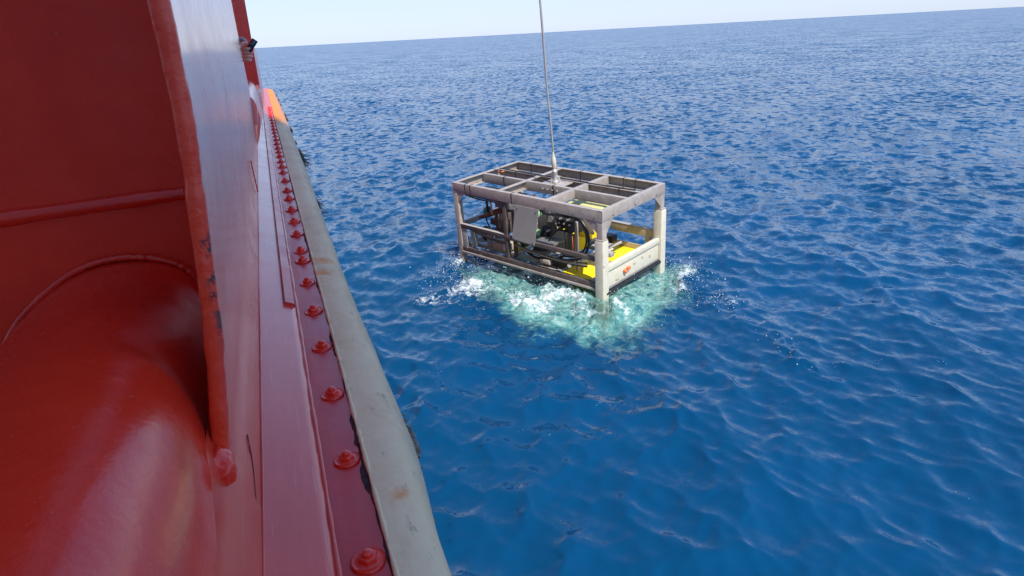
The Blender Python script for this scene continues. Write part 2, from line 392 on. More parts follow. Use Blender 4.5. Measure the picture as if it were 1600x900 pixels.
# aerated water
an = t.noise(3.6, 8, .72, vec=pos, dist=1.6, sc=(1, 1, .3))
av = t.math('ADD', aerA, t.math('MULTIPLY', t.math('SUBTRACT', an, .5), 1.5))
am = t.ramp(av, [(.30, 0.0), (.86, 1.0)])
am = t.math('MULTIPLY', am, t.ramp(aerA, [(.02, 0.0), (.2, 1.0)]))
turq = t.ramp(t.noise(7, 5, .7, vec=pos, dist=1.5), [(.34, c(.008, .12, .19)), (.45, c(.13, .40, .37)), (.60, c(.42, .68, .58))])
col = t.mix(t.math('MULTIPLY', am, .92), body, turq)
t.set(Base_Color=col, Roughness=t.math('ADD', t.math('MULTIPLY', farf, .10), .055), IOR=1.333)
t.l(nm.outputs[0], t.b.inputs['Normal'])
# foam
f1 = t.noise(5.5, 8, .78, vec=pos, dist=1.0); vor = t.n('ShaderNodeTexVoronoi', feature='DISTANCE_TO_EDGE'); vor.inputs['Scale'].default_value = 9
dv = t.n('ShaderNodeVectorMath', operation='ADD'); t.l(pos, dv.inputs[0])
nz = t.n('ShaderNodeTexNoise'); nz.inputs['Scale'].default_value = 5; nz.inputs['Detail'].default_value = 4; t.l(pos, nz.inputs['Vector'])
sc_ = t.n('ShaderNodeVectorMath', operation='SCALE'); t.l(nz.outputs['Color'], sc_.inputs[0]); sc_.inputs['Scale'].default_value = .35
t.l(sc_.outputs[0], dv.inputs[1]); t.l(dv.outputs[0], vor.inputs['Vector'])
lace = t.ramp(vor.outputs['Distance'], [(.0, 1.0), (.22, 0.0)])
fv = t.math('ADD', t.math('ADD', foamA, t.math('MULTIPLY', t.math('SUBTRACT', f1, .5), 1.9)), t.math('MULTIPLY', lace, .16))
fm = t.math('MULTIPLY', t.math('SUBTRACT', 1.0, t.math('MULTIPLY', t.n('ShaderNodeAttribute', attribute_name='clear').outputs['Fac'], .75)), t.math('MULTIPLY', t.ramp(fv, [(.66, 0.0), (.98, 1.0)]), t.ramp(foamA, [(.03, 0.0), (.25, 1.0)])))
# a few flecks on open crests
sepz = t.n('ShaderNodeSeparateXYZ'); t.l(pos, sepz.inputs[0])
fb = t.n('ShaderNodeBsdfPrincipled'); fb.inputs['Base Color'].default_value = c(.74, .80, .80); fb.inputs['Roughness'].default_value = .7
fbump = t.n('ShaderNodeBump'); fbump.inputs['Strength'].default_value = .9; fbump.inputs['Distance'].default_value = .03
t.l(t.noise(30, 5, .7, vec=pos), fbump.inputs['Height']); t.l(fbump.outputs[0], fb.inputs['Normal'])
m1 = t.n('ShaderNodeMixShader'); t.l(fm, m1.inputs[0])
tr = t.n('ShaderNodeBsdfTransparent'); tr.inputs['Color'].default_value = c(.84, .96, .94)
m0 = t.n('ShaderNodeMixShader'); clA = t.n('ShaderNodeAttribute', attribute_name='clear').outputs['Fac']
t.l(t.math('ADD', t.math('MULTIPLY', t.ramp(aerA, [(.1, 0.0), (.6, 1.0)]), .42), t.math('MULTIPLY', clA, .5), clamp=True), m0.inputs[0])
t.l(t.b.outputs[0], m0.inputs[1]); t.l(tr.outputs[0], m0.inputs[2])
t.l(m0.outputs[0], m1.inputs[1]); t.l(fb.outputs[0], m1.inputs[2]); t.l(m1.outputs[0], t.out.inputs['Surface'])
WATER = t.m
wo = water_mesh(); wo.data.materials.append(WATER); tag(wo, kind='structure')

# bubbles driven down by the frame: lumpy milky cloud under the surface
t = NT('bubble_cloud_milky')
bc = t.ramp(t.noise(2.4, 6, .7, dist=1.2), [(.3, c(.05, .27, .29)), (.55, c(.20, .50, .46)), (.75, c(.45, .72, .64))])
edge = t.n('ShaderNodeAttribute', attribute_name='edge').outputs['Fac']
t.set(Base_Color=t.mix(edge, bc, c(.001, .055, .16)), Roughness=.9); BUB = t.m
def bubbles():
    rows = []; ed = []
    n1, n2 = 90, 90; cx, cy = 1.0, 9.1
    for i in range(n1):
        for j in range(n2):
            x = cx - 4 + 8 * i / (n1 - 1); y = cy - 4 + 8 * j / (n2 - 1)
            ed.append((x, y))
    P = np.array(ed); m = poly_soft(P, AER, .9)
    z = -1.9 + 1.35 * np.clip(m * 1.3, 0, 1) + np.array([.22 * noise.noise(Vector((p[0] * 1.7, p[1] * 1.7, 3))) for p in P]) * m - .35 * np.exp(-((P[:, 0] - 1.22) / .25) ** 2 - ((P[:, 1] - 8.7) / .6) ** 2)
    v = [(P[k, 0], P[k, 1], z[k]) for k in range(len(P))]
    f = [(i * n2 + j, (i + 1) * n2 + j, (i + 1) * n2 + j + 1, i * n2 + j + 1) for i in range(n1 - 1) for j in range(n2 - 1)]
    mb = MB().add(v, f); o = mb.build('bubble_cloud', BUB)
    at = o.data.attributes.new('edge', 'FLOAT', 'POINT'); at.data.foreach_set('value', (1 - np.clip(m * 1.6, 0, 1)).astype(np.float32))
    tag(o, 'milky turquoise cloud of bubbles spreading in the water under the lifted frame', 'bubbles', kind='stuff')
bubbles()

# spray droplets and foam clots thrown up round the posts
t = NT('spray_drops'); t.set(Base_Color=c(.78, .84, .86), Roughness=.25, Specular_IOR_Level=.6); DROPS = t.m
def spray():
    bm = bmesh.new(); bmesh.ops.create_icosphere(bm, subdivisions=1, radius=1); bv = [v.co.copy() for v in bm.verts]; bf = [[v.index for v in f.verts] for f in bm.faces]; bm.free()
    mb = MB(); r = random.Random(5)
    spots = [((-.75, 9.75), .38, .28, 600, .16), ((-.9, 10.75), .22, .3, 240, .22), ((2.66, 9.75), .20, .42, 420, .10), ((2.85, 8.45), .16, .14, 120, .05),
             ((.4, 9.1), .5, .3, 420, .12), ((1.55, 8.6), .28, .25, 260, .10), ((1.2, 7.8), .45, .2, 60, .03), ((2.3, 9.0), .3, .4, 220, .10), ((3.1, 7.2), .12, .4, 40, .02)]
    for (cx, cy), sx, sy, n, h in spots:
        for _ in range(int(n * .55)):
            x = r.gauss(cx, sx); y = r.gauss(cy, sy); z = .03 + r.expovariate(1 / h) * .75; s = r.uniform(.002, .0055) * (1.7 if r.random() < .08 else 1)
            q = Vector((r.uniform(.7, 1.5), r.uniform(.7, 1.5), r.uniform(.6, 1.3))) * s
            mb.add([(x + v.x * q.x, y + v.y * q.y, z + v.z * q.z) for v in bv], bf)
    o = mb.build('splash_spray', DROPS); tag(o, 'white spray droplets splashing up round the posts of the frame', 'spray', kind='stuff')
spray()

def flecks():
    mb = MB(); r = random.Random(9)
    for _ in range(22):
        d = r.uniform(5.5, 14); a = math.radians(r.uniform(48, 100)); cx, cy = d * math.cos(a), d * math.sin(a)
        for _k in range(r.randint(2, 6)):
            x = cx + r.gauss(0, .05); y = cy + r.gauss(0, .03); q = r.uniform(.0012, .0032)
            X_, Y_, Z_ = waves(np.array([x]), np.array([y]), np.array([.02]), np.array([.02]))
            mb.lathe([(q * .6, -q * .3), (q, 0), (q * .7, q * .5)], 6, Matrix.Translation((float(X_[0]), float(Y_[0]), float(Z_[0]))))
    o = mb.build('foam_flecks', DROPS); tag(o, 'scattered tiny white foam flecks floating on the open blue water', 'foam', kind='stuff')
flecks()

# ------------------------------------------------------------------ the ship (local axes: x outboard, y along the side, z up)
SHIP_ROT = math.radians(18.667)
ship = empty('ship', (0, 0, 0), (0, 0, SHIP_ROT))
tag(ship, 'red painted ship side with bolted flange and beige rubber fender filling the left edge', 'ship')
def P3(t_, s_, h_): return Vector((t_, s_, CAM_H - h_))
def nz3(a, b, c_, sc=1.0): return noise.noise(Vector((a * sc, b * sc, c_ * sc)))
def ease(a, b, x): x = max(0, min(1, (x - a) / (b - a))); return x * x * (3 - 2 * x)
# gunwale sill pipe (near opening), and the same in the far opening
PROF = [(-.62, 1.0), (-.60, .75), (-.56, .60), (-.51, .51), (-.47, .455), (-.43, .408), (-.39, .358), (-.36, .332), (-.335, .314), (-.311, .300), (-.288, .291), (-.266, .286), (-.244, .2845), (-.223, .286), (-.20, .291), (-.18, .299), (-.165, .308),
        (-.151, .324), (-.141, .345), (-.133, .372), (-.128, .400), (-.125, .43), (-.126, .47), (-.126, .53)]
def sill(s0, s1, n, name, dh=0.0, dt=0.0):
    rows = []
    for i in range(n + 1):
        s_ = s0 + (s1 - s0) * i / n; row = []
        for j, (a, b) in enumerate(PROF):
            m = 1 - ease(.58, .76, s_) if s0 < 1 else 0
            # near the camera the outboard flank swells out until it meets the side plate
            a2, b2 = a, b
            if a > -.2:
                a2 = a + m * .010 * min(1, (b - .29) / .08)
            if s0 < 1 and a > -.24:
                tr_ = ease(.74, .80, s_) * (1 - ease(1.0, 1.09, s_)) * min(1, (a + .24) / .06); a2 -= .006 * tr_; b2 += .010 * tr_ * ease(-.24, -.15, a)
            d = .0018 * nz3(a, s_, b, 14) + .004 * nz3(a, s_, b, 3.5)
            row.append(P3(a2 + dt, s_, b2 + d + dh))
        rows.append(row)
    return MB().grid(rows).build(name, RED, ship, angle=60)
sill(-.5, 1.10, 90, 'gunwale_sill')
sill(4.35, 6.52, 40, 'gunwale_sill', -.05, .082).data.materials[0] = PLATE
# recessed bulkhead closing the near opening
def bulkhead(s_, t0, t1, h0, h1, nx, ny, mat=BULK, wob=.003):
    rows = []
    for i in range(ny + 1):
        h = h0 + (h1 - h0) * i / ny
        rows.append([P3(t0 + (t1 - t0) * k / nx, s_ + wob * nz3(k * .35, h * 6, s_, 1.0), h) for k in range(nx + 1)])
    return MB().grid(rows).build('bulkhead', mat, ship, angle=70)
bulkhead(1.10, -1.8, -.122, -1.6, 1.3, 60, 90)
# horizontal weld bead and the weld round the sill
def bead(pts, r, name, mat=RED, n=10, amp_=.25, parent=ship):
    P = bez(pts, 14)
    ph_ = random.uniform(0, 9)
    return MB().tube(P, [r * (1 + amp_ * noise.noise(Vector((i * .23 + ph_, 0, 0))) + amp_ * .5 * noise.noise(Vector((i * .9 + ph_, 4, 0)))) for i in range(len(P))], n).build(name, mat, parent, angle=80)
bead([P3(-1.4, 1.094, .238), P3(-.9, 1.094, .221), P3(-.5, 1.094, .208), P3(-.3, 1.094, .201), P3(-.135, 1.094, .196)], .0105, 'weld_bead')
bead([P3(a, 1.094, b - .004) for a, b in PROF[1:20]], .0052, 'weld_bead')
# end plate edge (rolled rim) of the bulwark side plate
def t_plate(h):   # outboard face of the bulwark plate at its near edge
    pts = [(-1.6, -.058), (-.05, -.0700), (.06, -.0705), (.10, -.073), (.174, -.079), (.279, -.0867), (.357, -.096), (.44, -.1075), (.47, -.111), (.56, -.118)]
    for (h0, a), (h1, b) in zip(pts, pts[1:]):
        if h <= h1: return a + (b - a) * (h - h0) / (h1 - h0) if h >= h0 else a
    return pts[-1][1]
rows = []
N_ = 300
for i in range(N_ + 1):
    h = -1.55 + (.442 + 1.55) * i / N_; ring = []
    tt = t_plate(h); wd = .0100 - .0006 * math.sin(h * 9); dp = .009
    lump = 1 + .11 * nz3(h, 0, 1, 22) + .10 * nz3(h, 3, 1, 60)
    for k in range(14):
        a = 2 * math.pi * k / 14; ca_, sa_ = math.cos(a), math.sin(a)
        ex = abs(ca_) ** .7 * (1 if ca_ > 0 else -1); ey = abs(sa_) ** .7 * (1 if sa_ > 0 else -1)
        q = lump + .07 * nz3(ca_, sa_, h * 40, 1)
        ring.append(P3(tt - wd + ex * wd * q + .0015, .757 + ey * dp * q, h))
    rows.append(ring)
MB().grid(rows, close=True).build('rolled_plate_edge', RIM, ship, angle=80)
# weld blob at the foot of the rim
bm = bmesh.new(); bmesh.ops.create_icosphere(bm, subdivisions=4, radius=1)
for v in bm.verts:
    q = v.co.copy(); d = 1 + .22 * noise.noise(q * 1.7 + Vector((4, 1, 2))) + .10 * noise.noise(q * 5)
    v.co = Vector((q.x * .021, q.y * .026, q.z * .024)) * d + P3(-.121, .738, .452)
me = bpy.data.meshes.new('weld_foot'); bm.to_mesh(me); bm.free(); me.materials.append(RED)
me.polygons.foreach_set('use_smooth', [True] * len(me.polygons))
o = bpy.data.objects.new('weld_foot', me); COL.objects.link(o); o.parent = ship
# bulwark side plate s .757 -> 4.4 (glossy), lofted between near and far edges
def t_side(s_, h):
    f = ease(.757, 4.4, s_) ; lin = (s_ - .757) / (4.4 - .757)
    near = t_plate(h); far_ = -.0876 + (.0110) * max(0, min(1, (h + .26) / .59)) - (.0114 if h > .33 else 0) * min(1, max(0, (h - .33) / .22))
    return near * (1 - lin) + far_ * lin
def lower(s_, j, n):   # from h=.47 down to the seam at h=.55
    return
hs = [-1.55 + (.47 + 1.55) * i / 90 for i in range(91)]
rows = []
for i in range(121):
    s_ = .757 + (4.4 - .757) * (i / 120) ** 1.35
    row = [P3(t_side(s_, h) + .0007 * nz3(s_, h, 0, 3) + .0003 * nz3(s_ * .3, h, 0, 25), s_, h) for h in hs]
    row.append(P3(-.105 * (1 - (s_ - .757) / 3.643) + -.088 * (s_ - .757) / 3.643, s_, .52)); row.append(P3(-.090, s_, .553))
    rows.append(row)
MB().grid(rows).build('bulwark_plate', PLATE, ship, angle=70)
# inside return of the plate at its far edge
MB().grid([[P3(t_side(4.4, h), 4.4, h) for h in hs[::6]], [P3(t_side(4.4, h) - .03, 4.41, h) for h in hs[::6]], [P3(-1.3, 4.41, h) for h in hs[::6]]]).build('plate_return', RED, ship)
# near strip below the sill between pipe flank and seam (s < .757)
rows = []
for i in range(61):
    s_ = -.5 + 1.285 * i / 60
    rows.append([P3(-.126, s_, .41), P3(-.1185 + .0006 * nz3(s_, 0, 2, 9), s_, .44), P3(-.1120, s_, .472), P3(-.1025, s_, .52), P3(-.0895, s_, .553)])
MB().grid(rows).build('side_strip', PLATE, ship, angle=70)
# same strip below the far opening
rows = []
for i in range(21):
    s_ = 4.4 + 2.1 * i / 20
    rows.append([P3(-.044, s_, .38), P3(-.050, s_, .44), P3(-.070, s_, .51), P3(-.088, s_, .553)])
MB().grid(rows).build('side_strip', PLATE, ship, angle=70)
# seam bead, sloped ledge, weld, bolt plate
def along(a, b, n, fn): return [fn(a + (b - a) * i / n) for i in range(n + 1)]
bead(along(-.5, 4.2, 24, lambda s_: P3(-.0885 + .0012 * nz3(s_, 0, 0, 2.5), s_, .5535)), .0022, 'seam_weld', PLATE, 8, .45)
rows = []
for i in range(181):
    s_ = -.5 + 12.3 * (i / 180) ** 1.2
    rows.append([P3(-.0885, s_, .553)] + [P3(-.0885 + .076 * k / 6, s_, .553 + .037 * k / 6 + .0006 * nz3(s_, k * .3, 0, 5)) for k in range(1, 7)] + [P3(-.0085, s_, .600)])
MB().grid(rows).build('ledge_plate', PLATE, ship, angle=50)
bead(along(-.5, 11.5, 50, lambda s_: P3(-.0100 + .0012 * nz3(s_, 5, 0, 3), s_, .5925)), .0042, 'seam_weld', PLATE, 8, .4)
# brighter runs of fresh paint and dark scratches on the side plate
FRESH = paint_red('fresh_red_paint', c(.92, .10, .03), c(.85, .05, .015), .25, .002).m
def mark(pts, r_, mat, name): return bead([P3(*p) for p in pts], r_, name, mat, 6, .8)
mark([(-.0845, 2.62, .38), (-.0848, 2.66, .42), (-.0862, 2.74, .47), (-.0870, 2.84, .535)], .0022, FRESH, 'paint_run')
mark([(-.1030, .92, .520), (-.0985, .87, .533), (-.0955, .80, .541), (-.0925, .72, .549), (-.0915, .66, .551)], .0007, GRIME, 'scratch')
mark([(-.1150, .74, .480), (-.1090, .70, .505), (-.1040, .63, .521)], .0012, FRESH, 'paint_run')
# doubler strip along the ledge edge
mb = MB(); rows = []
for i in range(60):
    s_ = 1.60 + 8.0 * (i / 59) ** 1.5
    e = .0 if i else .0
    rows.append([P3(-.034, s_, .581), P3(-.034, s_, .5705), P3(-.014, s_, .5805), P3(-.0135, s_, .5925)])
mb.grid(rows); mb.add([P3(-.034, 1.60, .581), P3(-.034, 1.60, .5705), P3(-.014, 1.60, .5805), P3(-.0135, 1.60, .5925)], [(0, 1, 2, 3)])
mb.build('doubler_strip', RED_DEEP, ship, angle=20)
rows = []
for i in range(181):
    s_ = -.5 + 12.3 * (i / 180) ** 1.2
    rows.append([P3(-.0085 + .0625 * k / 8, s_, .6015 + .0006 * nz3(s_, k * .3, 7, 6)) for k in range(9)] + [P3(.054, s_, .612)])
MB().grid(rows).build('bolt_plate', RED_DEEP, ship, angle=40)
# black grime where the fender meets the plate (ragged strip)
def grime(s0, s1, w0):
    rows = []; n = int((s1 - s0) / .008)
    for i in range(n + 1):
        s_ = s0 + (s1 - s0) * i / n; e = math.sin(math.pi * i / n) ** .4
        ww = w0 * .75 * e * (.25 + 1.2 * abs(nz3(s_, 1, 1, 11)) + .7 * abs(nz3(s_, 1, 1, 40)))
        rows.append([P3(.0522, s_, .5996), P3(.0522 - ww * .5, s_, .5994), P3(.0522 - ww, s_, .6007)])
    MB().grid(rows).build('grime_streak', GRIME, ship, angle=60)
grime(.55, .80, .010); grime(.79, 1.06, .017); grime(1.12, 1.2, .008); grime(1.30, 1.44, .010); grime(1.7, 1.85, .009); grime(2.0, 2.4, .010); grime(2.6, 3.6, .010); grime(4.0, 8.0, .011)
# bolts: one master, then copies
def bolt_proto():
    mb = MB()
    mb.lathe([(.0125, .0035), (.0128, .0075), (.0112, .0105), (.0070, .0118)], 6)
    mb.lathe([(.0072, .0110), (.0068, .0150), (.0040, .0170), (.001, .0174)], 14)
    o = mb.build('bolt', RED, ship, angle=40)
    wsh = MB().lathe([(.0215, 0.0), (.0212, .0030), (.0195, .0042), (.0178, .0036), (.0150, .0034), (.0120, .0050)], 24).build('washer', RED, o, angle=50)
    return o
b0 = bolt_proto()
SB = [.46, .69, .92, 1.14, 1.36, 1.58, 1.80, 2.01, 2.12, 2.33, 2.52, 2.72, 2.94, 3.12, 3.37, 3.61, 3.79, 3.98, 4.18, 4.37, 4.54, 4.76, 4.98, 5.2, 5.42, 5.66, 5.9, 6.15, 6.4, 6.66, 6.92, 7.2, 7.5, 7.8]
for i, s_ in enumerate(SB):
    if i == 0: o = b0
    else:
        o = b0.copy(); COL.objects.link(o)
        for ch_ in b0.children: cc = ch_.copy(); COL.objects.link(cc); cc.parent = o
    o.location = P3(.0265 + random.uniform(-.001, .001), s_, .6012); o.rotation_euler = (random.uniform(-.05, .05), random.uniform(-.05, .05), random.uniform(0, 6))
    k = random.uniform(.95, 1.07) * (1.0 if s_ < 2 else 1.05); o.scale = (k, k, k)
# fender: worn D-section rubber
def fen_w(s_):
    pts = [(-.5, .066), (.5, .068), (.70, .073), (1.0, .090), (1.25, .088), (1.8, .083), (2.6, .088), (3.8, .098), (5.5, .103), (8, .108), (11.6, .100)]
    for (a, x), (b, y) in zip(pts, pts[1:]):
        if s_ <= b: return x + (y - x) * ease(a, b, s_)
    return pts[-1][1]
rows = []
NF = 420
for i in range(NF + 1):
    s_ = -.5 + 12.1 * (i / NF) ** 1.3; wd = fen_w(s_); row = []
    endt = 1.0 if s_ < 11.3 else math.sqrt(max(.02, 1 - ((s_ - 11.3) / .32) ** 2))
    for k in range(17):
        a = math.pi * k / 16     # 0 top inner -> pi bottom inner
        ex = math.sin(a) ** .9; ez = math.cos(a); ez = math.copysign(abs(ez) ** .62, ez)
        d = .0022 * nz3(s_, k * .35, 2, 5) + .0012 * nz3(s_, k * .8, 5, 22)
        joint = -.004 * math.exp(-((s_ - 2.06) / .006) ** 2) - .004 * math.exp(-((s_ - 5.0) / .012) ** 2) - .004 * math.exp(-((s_ - 8.05) / .02) ** 2)
        row.append(P3(.0535 + (wd + d + joint) * ex * endt, s_, .672 - (.078 + d * .6 + joint) * ez * endt))
    rows.append(row)
MB().grid(rows).build('fender', FENDER, ship, angle=70)
# curled sealing lip on the inboard edge of the fender
bead(along(-.5, 11.3, 70, lambda s_: P3(.0550 + .001 * nz3(s_, 5, 9, 3), s_, .5965)), .0036, 'fender_lip', FENDER, 8, .6)
# fibres and rubber shreds torn off the fender's outer edge
def shreds(s0, n, name, size=.05, spread=.05, tbase=None, mat=ROPE, h0=.665):
    mb = MB(); r = random.Random(int(s0 * 100))
    for _ in range(n):
        s_ = r.gauss(s0, spread); wd = fen_w(s_); a0 = Vector(P3(.0535 + wd * .98, s_, h0 + r.uniform(-.02, .03)))
        d = Vector((r.uniform(.2, 1), r.uniform(-1.3, .6), r.uniform(-1.2, .6))).normalized(); L_ = size * r.uniform(.3, 1.0)
        p1 = a0 + d * L_ * .5 + Vector((0, 0, -.1 * L_)); p2 = p1 + (d + Vector((r.uniform(-.8, .8), r.uniform(-.8, .8), -.8))).normalized() * L_ * .5
        mb.tube(bez([a0 - d * .004, p1, p2], 3), [.0016, .0016, .0015, .0014, .0012, .001, .0006][:7], 4)
    o = mb.build(name, mat, ship); o['kind'] = 'stuff'; return o
def clump(s_, sz, name, h0=.675, mat=ROPE):
    bm = bmesh.new(); bmesh.ops.create_icosphere(bm, subdivisions=4, radius=1)
    for v in bm.verts:
        q = v.co.copy(); d = 1 + .35 * noise.noise(q * 2 + Vector((s_, 0, 0))) + .22 * noise.noise(Vector((q.x * 9, q.y * 2, q.z * 9)))
        v.co = Vector((q.x * sz * .62, q.y * sz * 2.4, q.z * sz)) * d + P3(.0535 + fen_w(s_) * .98 + sz * .3, s_, h0)
    me = bpy.data.meshes.new(name); bm.to_mesh(me); bm.free(); me.materials.append(mat)
    me.polygons.foreach_set('use_smooth', [True] * len(me.polygons))
    o = bpy.data.objects.new(name, me); COL.objects.link(o); o.parent = ship; return o
clump(1.07, .021, 'torn_rubber', .70); shreds(1.06, 90, 'frayed_strands', .022, .028)
shreds(.80, 14, 'frayed_strands', .009, .09)
DARKR = gal('dark_torn_rubber', c(.03, .028, .028), c(.10, .085, .07), .8)
clump(4.6, .026, 'torn_rubber', mat=DARKR); clump(4.85, .020, 'torn_rubber', mat=DARKR); clump(3.1, .011, 'torn_rubber', mat=DARKR); clump(5.3, .016, 'torn_rubber', mat=DARKR); clump(6.2, .016, 'torn_rubber', .66, DARKR); clump(7.3, .018, 'torn_rubber', .65, DARKR)
shreds(4.5, 60, 'frayed_strands', .09, .15, mat=DARKR); shreds(3.1, 30, 'frayed_strands', .05, .12, mat=DARKR)
for s_ in (5.8, 6.8, 8.6, 9.4, 10.3): clump(s_, .016, 'torn_rubber', .64, DARKR)
# second bulwark beyond the far opening
def t_far(s_): return -.024 + (.024) * ease(6.5, 9.5, s_)
MB().box(P3(-1.6, 6.50, -2.2), P3(-.024, 6.53, .30), .004).build('bulkhead', RED, ship)
rows = []
for i in range(31):
    s_ = 6.5 + 5.2 * i / 30; top = -2.2 if s_ < 6.62 else .02 + .0 * s_
    rows.append([P3(t_far(s_), s_, h) for h in [top + (.553 - top) * k / 8 for k in range(9)]])
MB().grid(rows).build('bulwark_plate', PLATE, ship, angle=60)
# hull below the fender, stem end, deck
SEG = [(.045, -9.0), (.045, 8.5), (.03, 10.5), (-.03, 11.7), (-.5, 14.5), (-2.2, 18.5), (-5.0, 22.0)]
rows = [[P3(a, s_, .70 + (4.9 - .70) * k / 6) for k in range(7)] for a, s_ in SEG]
MB().grid(rows).build('hull_side', RED_DEEP, ship, angle=20)
rows = [[P3(a - .01, s_, -.0 + .65 * k / 3) for k in range(4)] for a, s_ in [(-.01, 11.6), (-.5, 14.5), (-2.2, 18.5), (-5.0, 22.0)]]
MB().grid(rows).build('bow_bulwark', RED, ship, angle=20)
MB().add([P3(-.14, -.5, 1.15), P3(-.14, 11.6, 1.15), P3(-5, 22, 1.15), P3(-10, 22, 1.15), P3(-10, -9, 1.15), P3(-.14, -9, 1.15)], [(0, 1, 2, 3, 4, 5)]).build('deck', DECK, ship)
# unseen block added aft of the camera, tapered to shade the ship side
shade_block_pts = [(-9.5, -8.5), (-.62, -8.5), (-.05, -2.6), (-9.5, -2.6)]
dh = MB().add([P3(a, b, 1.15) for a, b in shade_block_pts] + [P3(a, b, -19.0) for a, b in shade_block_pts], [(0, 1, 2, 3), (4, 5, 6, 7), (0, 1, 5, 4), (1, 2, 6, 5), (2, 3, 7, 6), (3, 0, 4, 7)]).build('added_shade_block', WHITE, ship, smooth=False)
shade_wing = MB().box(P3(-3.0, -4.4, -19.0), P3(1.72, -2.75, -1.3), .05).build('added_shade_wing', WHITE, ship)  # unseen slab added outboard so its shadow covers fender and bolt plate
for k in range(5): MB().box(P3(.1, -2.76, -3.0 - k * 3.1), P3(1.5, -2.735, -2.0 - k * 3.1), .04).build('shade_block_pane', GLASS, shade_wing)  # glass panes dressing the added slab
for k in range(6):
    for j in range(5):
        MB().box(P3(-9.0 + 1.5 * j, -2.62, -1.6 - k * 2.8), P3(-8.1 + 1.5 * j, -2.585, -.7 - k * 2.8), .04).build('shade_block_pane', GLASS, dh)  # glass panes dressing the added block

# ------------------------------------------------------------------ the person at the far opening and the phone
person = empty('person', tuple(Matrix.Rotation(SHIP_ROT, 4, 'Z') @ P3(-.62, 4.95, 1.15)), (0, 0, SHIP_ROT))
tag(person, 'person in a grey sleeve reaching over the red bulwark, hand round a phone', 'person')
pb = P3(-.62, 4.95, 1.15)
def L3(t_, s_, h_): return P3(t_, s_, h_) - pb
def skin_obj(name, verts, edges, radii, mat, parent, sub=2, root=0):
    me = bpy.data.meshes.new(name); me.from_pydata([tuple(v) for v in verts], edges, []); o = bpy.data.objects.new(name, me); COL.objects.link(o)
    md = o.modifiers.new('s', 'SKIN'); sv = me.skin_vertices[0].data
    for i, r in enumerate(radii): sv[i].radius = (r, r) if isinstance(r, float) else r; sv[i].use_root = (i == root)
    md.use_smooth_shade = True
    m2 = o.modifiers.new('sub', 'SUBSURF'); m2.levels = sub; m2.render_levels = sub
    dg = bpy.context.evaluated_depsgraph_get(); ev = o.evaluated_get(dg); nm_ = bpy.data.meshes.new_from_object(ev)
    bpy.data.objects.remove(o); nm_.materials.clear(); nm_.materials.append(mat); nm_.polygons.foreach_set('use_smooth', [True] * len(nm_.polygons))
    q = bpy.data.objects.new(name, nm_); COL.objects.link(q); q.parent = parent; return q
# clothed body standing behind the bulwark
bz = 1.15
def Hh(t_, s_, z): return L3(t_, s_, bz - z)
V = [Hh(-.62, 4.95, .95), Hh(-.62, 4.95, 1.15), Hh(-.61, 4.94, 1.36), Hh(-.60, 4.93, 1.47),
     Hh(-.56, 4.80, 1.40), Hh(-.36, 4.68, 1.20), Hh(-.15, 4.62, 1.135),
     Hh(-.64, 5.10, 1.40), Hh(-.56, 5.16, 1.12), Hh(-.40, 5.02, 1.06),
     Hh(-.62, 4.86, .90), Hh(-.60, 4.84, .50), Hh(-.62, 4.84, .08), Hh(-.50, 4.82, .04),
     Hh(-.62, 5.04, .90), Hh(-.60, 5.06, .50), Hh(-.62, 5.06, .08), Hh(-.50, 5.04, .04)]
Ed = [(0, 1), (1, 2), (2, 3), (2, 4), (4, 5), (5, 6), (2, 7), (7, 8), (8, 9), (0, 10), (10, 11), (11, 12), (12, 13), (0, 14), (14, 15), (15, 16), (16, 17)]
Rd = [.14, .14, .13, .06, .065, .048, .036, .065, .05, .038, .095, .065, .05, .045, .095, .065, .05, .045]
skin_obj('body', V, Ed, Rd, CLOTH, person, 2)
# head
bm = bmesh.new(); bmesh.ops.create_uvsphere(bm, u_segments=28, v_segments=20, radius=1)
hc = Hh(-.57, 4.91, 1.63)
for v in bm.verts:
    q = v.co.copy(); jaw = 1 - .22 * max(0, -q.z)
    nose = .16 * math.exp(-((q.y / .16) ** 2) - ((q.z + .1) / .22) ** 2) if q.x > .6 else 0
    eye = -.05 * math.exp(-(((abs(q.y) - .33) / .13) ** 2) - ((q.z - .05) / .1) ** 2) if q.x > .5 else 0
    v.co = Vector((q.x * .095 * jaw + (nose + eye) * .095, q.y * .076 * jaw, q.z * .118)) + hc
me = bpy.data.meshes.new('head'); bm.to_mesh(me); bm.free(); me.materials.append(SKIN); me.polygons.foreach_set('use_smooth', [True] * len(me.polygons))
hd = bpy.data.objects.new('head', me); COL.objects.link(hd); hd.parent = person
bm = bmesh.new(); bmesh.ops.create_uvsphere(bm, u_segments=24, v_segments=16, radius=1)
bmesh.ops.delete(bm, geom=[v for v in bm.verts if v.co.z < -.1 and v.co.x > -.2 or (v.co.x > .55 and v.co.z < .45) or v.co.z < -.6], context='VERTS')
for v in bm.verts: v.co = Vector((v.co.x * .104, v.co.y * .084, v.co.z * .126)) + hc
me = bpy.data.meshes.new('hair'); bm.to_mesh(me); bm.free(); me.materials.append(HAIR); me.polygons.foreach_set('use_smooth', [True] * len(me.polygons))
hr = bpy.data.objects.new('hair', me); COL.objects.link(hr); hr.parent = hd
